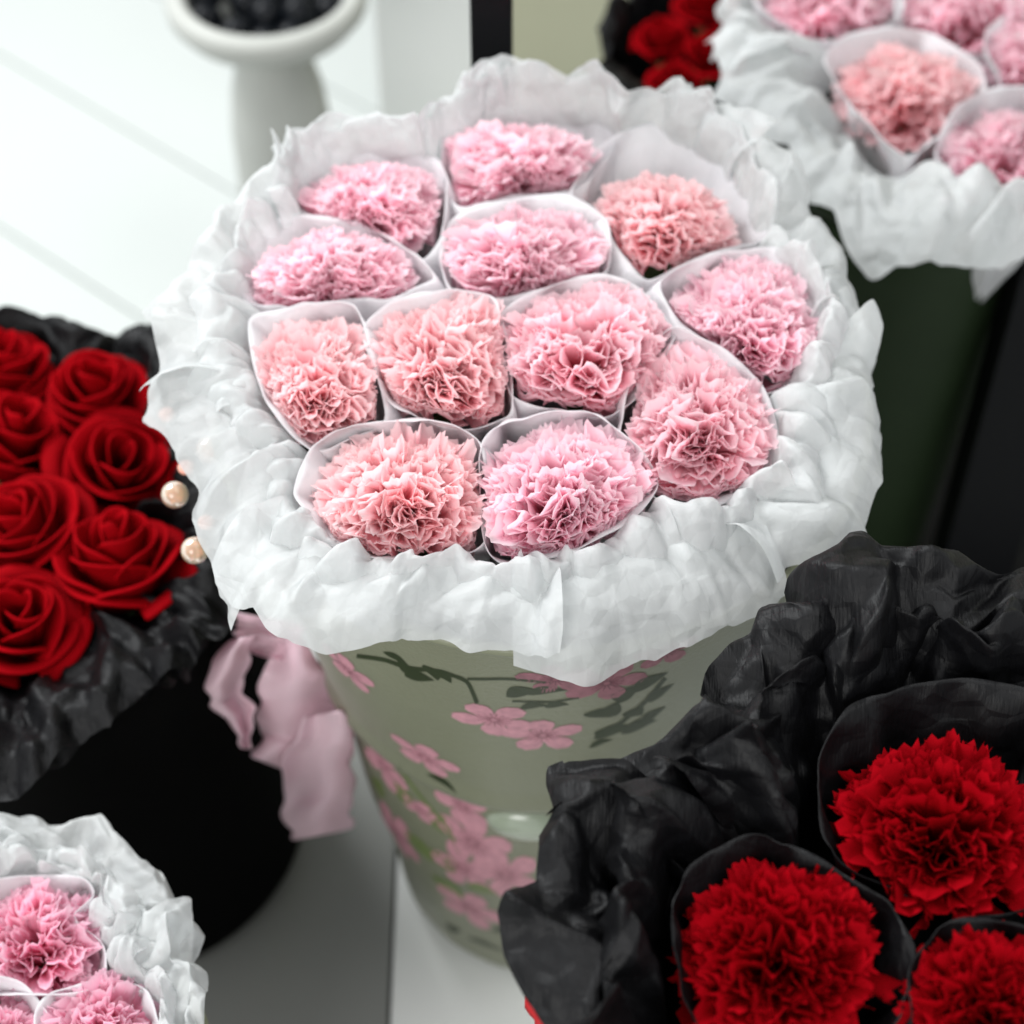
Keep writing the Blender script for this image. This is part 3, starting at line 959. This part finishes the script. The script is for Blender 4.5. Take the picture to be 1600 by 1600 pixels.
def simple_bucket(name, x, y, z0, z1, r0, r1, mat, label, cat='flower bucket', round_=0.006):
    root = empty(name, (x, y, z0), label, cat)
    h = z1 - z0
    prof = [(0, 0), (r0 - round_, 0), (r0 - round_ * .3, round_ * .3), (r0, round_)]
    for k in range(1, 9):
        prof.append((r0 + (r1 - r0) * k / 8, round_ + (h - round_) * k / 8))
    prof += [(r1 - .003, h), (r1 - .006, h - .03), (0, h - .05)]
    V, F = lathe(prof, 96)
    mesh_obj('bucket_body', V, F, mat, root)
    V, F = lathe([(r1 + .001, h - .012), (r1 + .0025, h - .010), (r1 + .0025, h + .001), (r1 - .003, h + .002)], 96)
    mesh_obj('rim_band', V, F, mat, root)
    return root

# left bouquet of red roses in black paper
ZL = 0.25
LC = at(62, 800, ZL)
simple_bucket('flower_bucket', LC[0], LC[1], Z_PLINTH, ZL - .03, .112, .100, M_VELVET, 'round black velvet bucket on the grey podium, holding the red roses')
ROSES = [((5,580),78,'red rose at the back left of the left bouquet, cut by the photo edge'),
         ((150,622),84,'red rose at the back of the left bouquet under the black paper edge'),
         ((20,690),90,'red rose second from the back on the left photo edge'),
         ((190,733),92,'red rose in the left bouquet closest to the upper bead of the handle'),
         ((42,830),92,'red rose in the middle of the left photo edge with a dark heart'),
         ((188,880),98,'red rose at the front right of the left bouquet, the most open one'),
         ((35,975),88,'red rose at the very front of the left bouquet')]
rl = []
for k, ((x, y), r, lab) in enumerate(ROSES):
    p = at(x, y, ZL + .0)
    R = r * 1.19 * m_per_px(p)
    rose(lab, 'red roses of the left bouquet', p, R, k * 2.1, k, ((LC[1] - p[1]) * 1.5 + .28 * math.sin(k * 2.6), (p[0] - LC[0]) * 1.5 + .28 * math.cos(k * 1.9)))
    rl.append([p[0], p[1], p[2]])
for (x, y) in [(-120, 640), (-110, 900)]:
    p = at(x, y, ZL); rl.append(list(p))
rl = np.array([(q[0] + .024 * math.cos(a), q[1] + .024 * math.sin(a), q[2]) for q in rl for a in np.linspace(0, 2 * PI, 12)])
LO = polar_outline(LC, ZL + .01, .128, 5, [(0,485),(60,478),(120,505),(165,520),(215,500),(255,505),(300,600),(355,850),(368,950),(330,1010),(250,1060),(180,1110),(100,1170),(20,1235)], amp=.005)
lc = empty('paper_collar', (LC[0], LC[1], ZL - .1), 'black crumpled paper collar around the red roses at the left', 'wrapping paper')
for (t0, t1, seed, fo, dz) in [(0, .36, 41, 1, 0), (.33, .7, 42, 1, 0), (.67, 1.03, 43, 1, -.003)]:
    ring_sheet('paper_sheet', lc, t0, t1, .90, fo, ZL - .025, ZL + .014, dz, seed, M_BLACKP, outline=LO, center=LC, inner_pts=rl, cell=.030, amp=.008, step=.0026, pleat=.012)
for (t0, t1, seed) in [(.05, .45, 44), (.42, .8, 45), (.76, 1.08, 46)]:
    ring_sheet('paper_sheet', lc, t0, t1, .96, .9, ZL - .05, ZL + .01, -.02, seed, M_BLACKP, outline=LO, center=LC, inner_const=.09, cell=.030, amp=.008, step=.0026, pleat=.012)

# generic carnation bouquet: cells given as bloom centres in photo pixels
def circ_cell(p, R, seed, zr=0.004):
    rng = np.random.default_rng(seed); ph = rng.random(3) * 6
    pts = []
    for k in range(40):
        a = 2 * PI * k / 40
        r = R * (1.16 + .06 * math.sin(3 * a + ph[0]) + .05 * math.sin(5 * a + ph[1]))
        pts.append((p[0] + r * math.cos(a), p[1] + r * math.sin(a), p[2] + zr + .004 * math.sin(2 * a + ph[2]) + 0.004 * math.sin(a)))
    return np.array(pts)

# upper right bouquet: pale pink carnations in white paper, behind the black frame
ZR = 0.33
RC = at(1500, 60, ZR)
rr_ = []
for k, ((x, y), hw, mat, mi_, lab) in enumerate([
        ((1298, -12), 100, M_COOL, 0, 'cool pink carnation cut by the top photo edge, left one in the upper right bouquet'),
        ((1515, 5), 105, M_COOL, 1, 'pink carnation cut by the top photo edge behind the salmon one, upper right bouquet'),
        ((1418, 142), 106, M_SALMON, 2, 'blurred salmon carnation in the middle of the upper right bouquet'),
        ((1640, 95), 90, M_COOL, 3, 'pink carnation sliced by the right photo edge level with the blurred salmon one'),
        ((1575, 238), 100, M_COOL, 4, 'pink carnation lowest in the upper right bouquet')]):
    p = at(x, y, ZR)
    R = hw * m_per_px(p)
    if k == 2:
        cell = cr_closed([at(a, b, ZR + .004 + .004 * (b < 142)) for a, b in [(1285,95),(1330,50),(1440,45),(1530,100),(1540,150),(1480,205),(1410,245),(1340,175)]], 40)
    elif k == 4:
        cell = cr_closed([at(a, b, ZR + .004 + .004 * (b < 238)) for a, b in [(1462,240),(1490,170),(1560,135),(1680,150),(1690,290),(1600,300),(1510,288)]], 40)
    else:
        cell = circ_cell(p, R, k + 5)
    rr_.append(cell)
    carnation(lab, 'pink carnations of the upper right bouquet', p, R * 1.0, (-.1, 0), k * 1.3, mat, k % 3, cell=cell, seed=50 + k)
rr_ = np.concatenate(rr_)
RO = polar_outline(RC, ZR + .005, .150, 9, [(1110,40),(1125,110),(1115,60),(1150,150),(1230,230),(1290,290),(1310,350),(1350,385),(1400,405),(1500,395),(1600,372)], amp=.004)
rc = empty('paper_collar', (RC[0], RC[1], ZR - .1), 'white tissue collar with soft blurred puffs around the upper right bouquet', 'wrapping paper')
for (t0, t1, seed, fo) in [(0, .36, 51, 1), (.33, .7, 52, 1), (.67, 1.03, 53, 1)]:
    ring_sheet('tissue_sheet', rc, t0, t1, .95, fo, ZR - .02, ZR + .02, -.01, seed, M_TISSUE, outline=RO, center=RC, inner_pts=rr_, cell=.045, amp=.010, step=.0024, pleat=.012, pfreq=35)
for (t0, t1, seed, fo) in [(.3, .6, 54, .86), (.55, .8, 55, .86)]:
    ring_sheet('tissue_sheet', rc, t0, t1, .96, fo, ZR - .02, ZR + .03, .002, seed, M_TISSUE, outline=RO, center=RC, inner_pts=rr_, cell=.036, amp=.010, step=.0024, pleat=.014, pfreq=45)
bp = at(1425, 340, .27)
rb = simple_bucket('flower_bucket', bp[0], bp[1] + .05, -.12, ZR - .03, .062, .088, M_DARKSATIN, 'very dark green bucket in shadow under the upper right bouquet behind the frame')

# bottom left bouquet
ZB = 0.25
BC = at(-60, 1690, ZB)
bb = []
for k, ((x, y), hw, lab) in enumerate([((48, 1462), 108, 'strong pink carnation at the left photo edge, topmost in the bottom left bouquet'),
                                  ((152, 1610), 96, 'strong pink carnation cut by the bottom photo edge, right one in the bottom left bouquet'),
                                  ((-20, 1640), 88, 'strong pink carnation in the bottom left photo corner')]):
    p = at(x, y, ZB); R = hw * m_per_px(p)
    if k == 0:
        cell = cr_closed([at(a, b, ZB + .004 + .003 * (b < 1462)) for a, b in [(-60,1400),(20,1368),(130,1370),(150,1400),(112,1430),(165,1480),(160,1540),(60,1556),(-60,1540)]], 40)
    elif k == 1:
        cell = cr_closed([at(a, b, ZB + .004) for a, b in [(55,1580),(80,1550),(170,1530),(230,1548),(252,1620),(230,1690),(150,1720),(60,1690)]], 40)
    else:
        cell = circ_cell(p, R, k + 15)
    bb.append(cell)
    carnation(lab, 'pink carnations of the bottom left bouquet', p, R, (-.1, 0), k * 2.3 + 1, M_HOT, k % 3, cell=cell, seed=70 + k)
bb = np.concatenate(bb)
BO = polar_outline(BC, ZB + .005, .128, 12, [(0,1258),(55,1262),(90,1278),(145,1275),(175,1300),(225,1345),(270,1385),(303,1430),(300,1475),(292,1495),(318,1530),(322,1600)], amp=.004)
bc = empty('paper_collar', (BC[0], BC[1], ZB - .1), 'white tissue collar of the bottom left bouquet in front of the black bucket', 'wrapping paper')
for (t0, t1, seed, fo) in [(.3, .62, 61, 1), (.58, .88, 62, 1)]:
    ring_sheet('tissue_sheet', bc, t0, t1, .95, fo, ZB - .02, ZB + .018, -.004, seed, M_TISSUE, outline=BO, center=BC, inner_pts=bb, cell=.032, amp=.006, step=.0018)
for (t0, t1, seed, fo) in [(.35, .66, 63, .86), (.6, .9, 64, .86)]:
    ring_sheet('tissue_sheet', bc, t0, t1, .96, fo, ZB - .02, ZB + .026, .002, seed, M_TISSUE, outline=BO, center=BC, inner_pts=bb, cell=.026, amp=.006, step=.0018, pleat=.012, pfreq=60)
simple_bucket('flower_bucket', BC[0], BC[1], Z_PLINTH, ZB - .03, .07, .10, M_SATIN, 'sage green bucket under the bottom left bouquet on the grey podium')

# front right bouquet: red carnations in black paper
ZF = 0.41
FC = at(1510, 1500, ZF)
ff = []
for k, ((x, y), hw, hh, poly, lab) in enumerate([
      ((1480, 1275), 160, 140, [(1272,1185),(1330,1100),(1480,1060),(1650,1090),(1710,1250),(1650,1415),(1530,1432),(1440,1420),(1290,1330)],
       'red carnation furthest back in the black paper bouquet at the front right'),
      ((1215, 1478), 158, 128, [(1045,1480),(1060,1370),(1110,1325),(1190,1303),(1290,1342),(1400,1425),(1436,1500),(1400,1610),(1290,1680),(1120,1670)],
       'red carnation left in the black paper bouquet, whole spiky head at the bottom edge'),
      ((1562, 1580), 140, 118, [(1420,1520),(1475,1436),(1600,1440),(1720,1500),(1720,1680),(1560,1740),(1430,1680)],
       'red carnation in the bottom right photo corner')]):
    p = at(x, y, ZF + .002); mp = m_per_px(p)
    cell = cr_closed([at(a, b, ZF + .002 + .006 * np.clip((y - b) / 150, -1, 1)) for a, b in poly], 56)
    ff.append(cell)
    carnation(lab, 'red carnations of the front right bouquet', p, hw * mp * .95, (-.12, .05), k * 2.0, M_RED, 10 + k, cell=cell, cone_mat=M_BLACKP, seed=90 + k, hsc=1.0)
ff = np.concatenate(ff)
FO = polar_outline(FC, ZF, .160, 15, [(1600,885),(1540,905),(1500,900),(1440,868),(1345,852),(1300,915),(1260,945),(1160,1000),(1140,1020),(1110,1050),(1078,1118),(1000,1150),(885,1188),(872,1260),(845,1340),(822,1410),(825,1480),(805,1560),(800,1610)], amp=.004)
fc = empty('paper_collar', (FC[0], FC[1], ZF - .1), 'glossy black crumpled paper collar with big folds around the front red carnations', 'wrapping paper')
for (t0, t1, seed, fo, dz) in [(.62, .80, 81, 1, .0), (.77, .94, 82, 1, .004), (.91, 1.12, 83, 1, .0)]:
    ring_sheet('paper_sheet', fc, t0, t1, .97, fo, ZF - .06, ZF + .024, dz, seed, M_BLACKP, outline=FO, center=FC, inner_pts=ff, cell=.052, amp=.013, step=.0018, pleat=.014, pfreq=26, aniso=1.5)
for (t0, t1, seed, fo, dz) in [(.66, .90, 84, .82, .008), (.86, 1.10, 85, .84, .008)]:
    ring_sheet('paper_sheet', fc, t0, t1, .98, fo, ZF - .06, ZF + .034, dz, seed, M_BLACKP, outline=FO, center=FC, inner_pts=ff, cell=.040, amp=.011, step=.0018, pleat=.016, pfreq=32, aniso=1.5)
simple_bucket('flower_bucket', FC[0], FC[1], -.2, ZF - .03, .09, .12, M_VELVET, 'black bucket hidden under the front right red carnations')
# scrap of red ribbon peeping out at its left
q0 = at(846, 1552, .36)
V = []
for i in range(14):
    a = -1.6 + 3.2 * i / 13
    for j in range(5):
        V.append((q0[0] + .006 - .011 * math.cos(a) + .001 * math.sin(9 * a), q0[1] + .012 * math.sin(a), q0[2] - .008 + .016 * j / 4 + .001 * math.sin(7 * a + j)))
rr2 = mesh_obj('ribbon', V, grid_faces(14, 5), M_REDRIB)
solidify(rr2, .0006)
tag(rr2, 'tiny loop of red ribbon showing at the left of the black front bouquet', 'ribbon')

# dark roses far behind the frame
ZK = 0.20
KC = at(1120, 50, ZK)
kk = []
for k, ((x, y), lab) in enumerate([((1035, 62), 'blurred red rose leftmost of the far bouquet behind the frame'),
                            ((1100, 5), 'blurred red rose topmost of the far bouquet behind the frame'),
                            ((1110, 88), 'blurred red rose beside the white tissue of the upper right bouquet'),
                            ((1055, 132), 'blurred red rose lowest of the far bouquet, just over the central paper collar')]):
    p = at(x, y, ZK); kk.append(p)
    rose(lab, 'red roses of the far bouquet', p, 50 * m_per_px(p), k * 1.4, k, stem=.15)
kk = np.array([(q[0] + .02 * math.cos(a), q[1] + .02 * math.sin(a), q[2]) for q in kk for a in np.linspace(0, 2 * PI, 12)])
KO = polar_outline(KC, ZK + .01, .092, 19, [(922,110),(930,60),(950,25),(985,0),(1040,-40),(960,150),(1040,185)], amp=.003)
kc = empty('paper_collar', (KC[0], KC[1], ZK - .1), 'blurred black paper collar of the far red rose bouquet', 'wrapping paper')
for (t0, t1, seed) in [(0, .36, 91), (.33, .7, 92), (.67, 1.03, 93)]:
    ring_sheet('paper_sheet', kc, t0, t1, .8, 1, ZK - .06, ZK + .02, 0, seed, M_BLACKP, outline=KO, center=KC, inner_const=.055, cell=.04, amp=.01, step=.004)
simple_bucket('flower_bucket', KC[0], KC[1], Z_FLOOR, ZK - .03, .06, .07, M_VELVET, 'black bucket of the far red rose bouquet')

# ------------------------------------------------------------------ black frame
YF = 0.215
frame = empty('mirror_frame', (0.13, YF, -.12), 'black standing frame behind the central bouquet, open to the bouquets beyond', 'frame')
def bar(name, xl, xr, z0, z1, dep=.03, y=YF):
    me = boxmesh(xr - xl, dep, z1 - z0, .002); me.materials.append(M_BLACK)
    o = from_mesh(name, me, frame); o.location = ((xl + xr) / 2 - .13, y - YF, z0 + .12)
xl0, xl1 = at_y(736, 60, YF)[0], at_y(801, 60, YF)[0]
xr0 = at_y(1525, 640, YF)[0]; xr1 = xr0 + .050
bar('upright', xl0, xl1, -.12, .75)
bar('upright', xr0, xr1, -.12, .75)
bar('crossbar', xl0, xr1, .75, .78)
bar('bottom_rail', xl1, xr0, -.115, -.09)
# the low black plinth it stands on
me = boxmesh(.62, .42, .10, .003); me.materials.append(M_BLACK)
o = from_mesh('black_plinth', me); o.location = (.45, .29, -.22)
tag(o, 'low black plinth in shadow between the frame and the front black bouquet', 'plinth')

# ------------------------------------------------------------------ plinths under the buckets
xl = at(611, 1580, Z_PLINTH)[0]
me = boxmesh(.22, .50, .20, .002); me.materials.append(M_PLINTH)
o = from_mesh('white_plinth', me); o.location = (xl + .11, -.15, Z_PLINTH - .2)
tag(o, 'white painted plinth carrying the green satin bucket', 'plinth')
me = boxmesh(.8, .60, .20, .002); me.materials.append(M_GREY)
o = from_mesh('grey_podium', me); o.location = (xl - .402, -.15, Z_PLINTH - .203)
tag(o, 'grey podium under the black velvet bucket at the lower left', 'podium')

# ------------------------------------------------------------------ white pedestal bowl with dark berries
PB = at(415, -20, .10)
bowl_root = empty('pedestal_bowl', (PB[0], PB[1], Z_FLOOR), 'white ceramic pedestal bowl with a thick rim and dark berries at the upper left', 'bowl')
h = .10 - Z_FLOOR
V, F = lathe([(0, h - .035), (.045, h - .032), (.062, h - .018), (.066, h), (.070, h + .004), (.078, h + .003), (.082, h - .004), (.081, h - .014), (.072, h - .026), (.05, h - .036), (.036, h - .042), (.034, h - .05)], 96)
mesh_obj('bowl_body', V, F, M_CERAMIC, bowl_root)
V, F = lathe([(.029, h - .04), (.030, h - .055), (.033, h - .075), (.039, h - .10), (.043, h - .14), (.043, h - .20), (.040, h - .3), (.07, .02), (.08, .006), (.08, 0), (0, 0)], 72)
mesh_obj('pedestal_column', V, F, M_CERAMIC, bowl_root)
rng = np.random.default_rng(3)
bs = []
tries = 0
while len(bs) < 22 and tries < 4000:
    tries += 1
    a = rng.random() * 2 * PI; r = .054 * math.sqrt(rng.random())
    c = np.array([r * math.cos(a), r * math.sin(a), rng.uniform(-.010, .004) - .10 * r])
    if all(np.linalg.norm(c - q) > .0215 for q in bs): bs.append(c)
first = None
for c in bs:
    if first is None:
        first = uv_sphere('berry', (0, 0, 0), .0145, M_BERRY, None, .92); o = first
    else:
        o = from_mesh('berry', first.data)
    o.location = (PB[0] + c[0], PB[1] + c[1], .10 - .004 + c[2])
    o.rotation_euler = (rng.random(), rng.random(), 0)
    tag(o, 'round blue-black berry heaped in the white pedestal bowl', 'berry', 'dark berries in the pedestal bowl')

# ------------------------------------------------------------------ backdrop
pl0 = at_y(585, 40, .9)[0]; pl1 = at_y(760, 40, .9)[0]
me = boxmesh(pl1 - pl0, .03, .9, .002); me.materials.append(M_PLINTH)
o = from_mesh('added_white_panel', me); o.location = ((pl0 + pl1) / 2, .915, Z_FLOOR)  # plain white upright panel added behind the bowl
tag(o, 'added white upright panel between the pedestal bowl and the black frame', 'panel')

me = boxmesh(1.6, .04, 1.5, .002); me.materials.append(M_BEIGE)
o = from_mesh('wall', me); o.location = (at_y(765, 40, .95)[0] + .8, .97, Z_FLOOR)
tag(o, kind='structure')
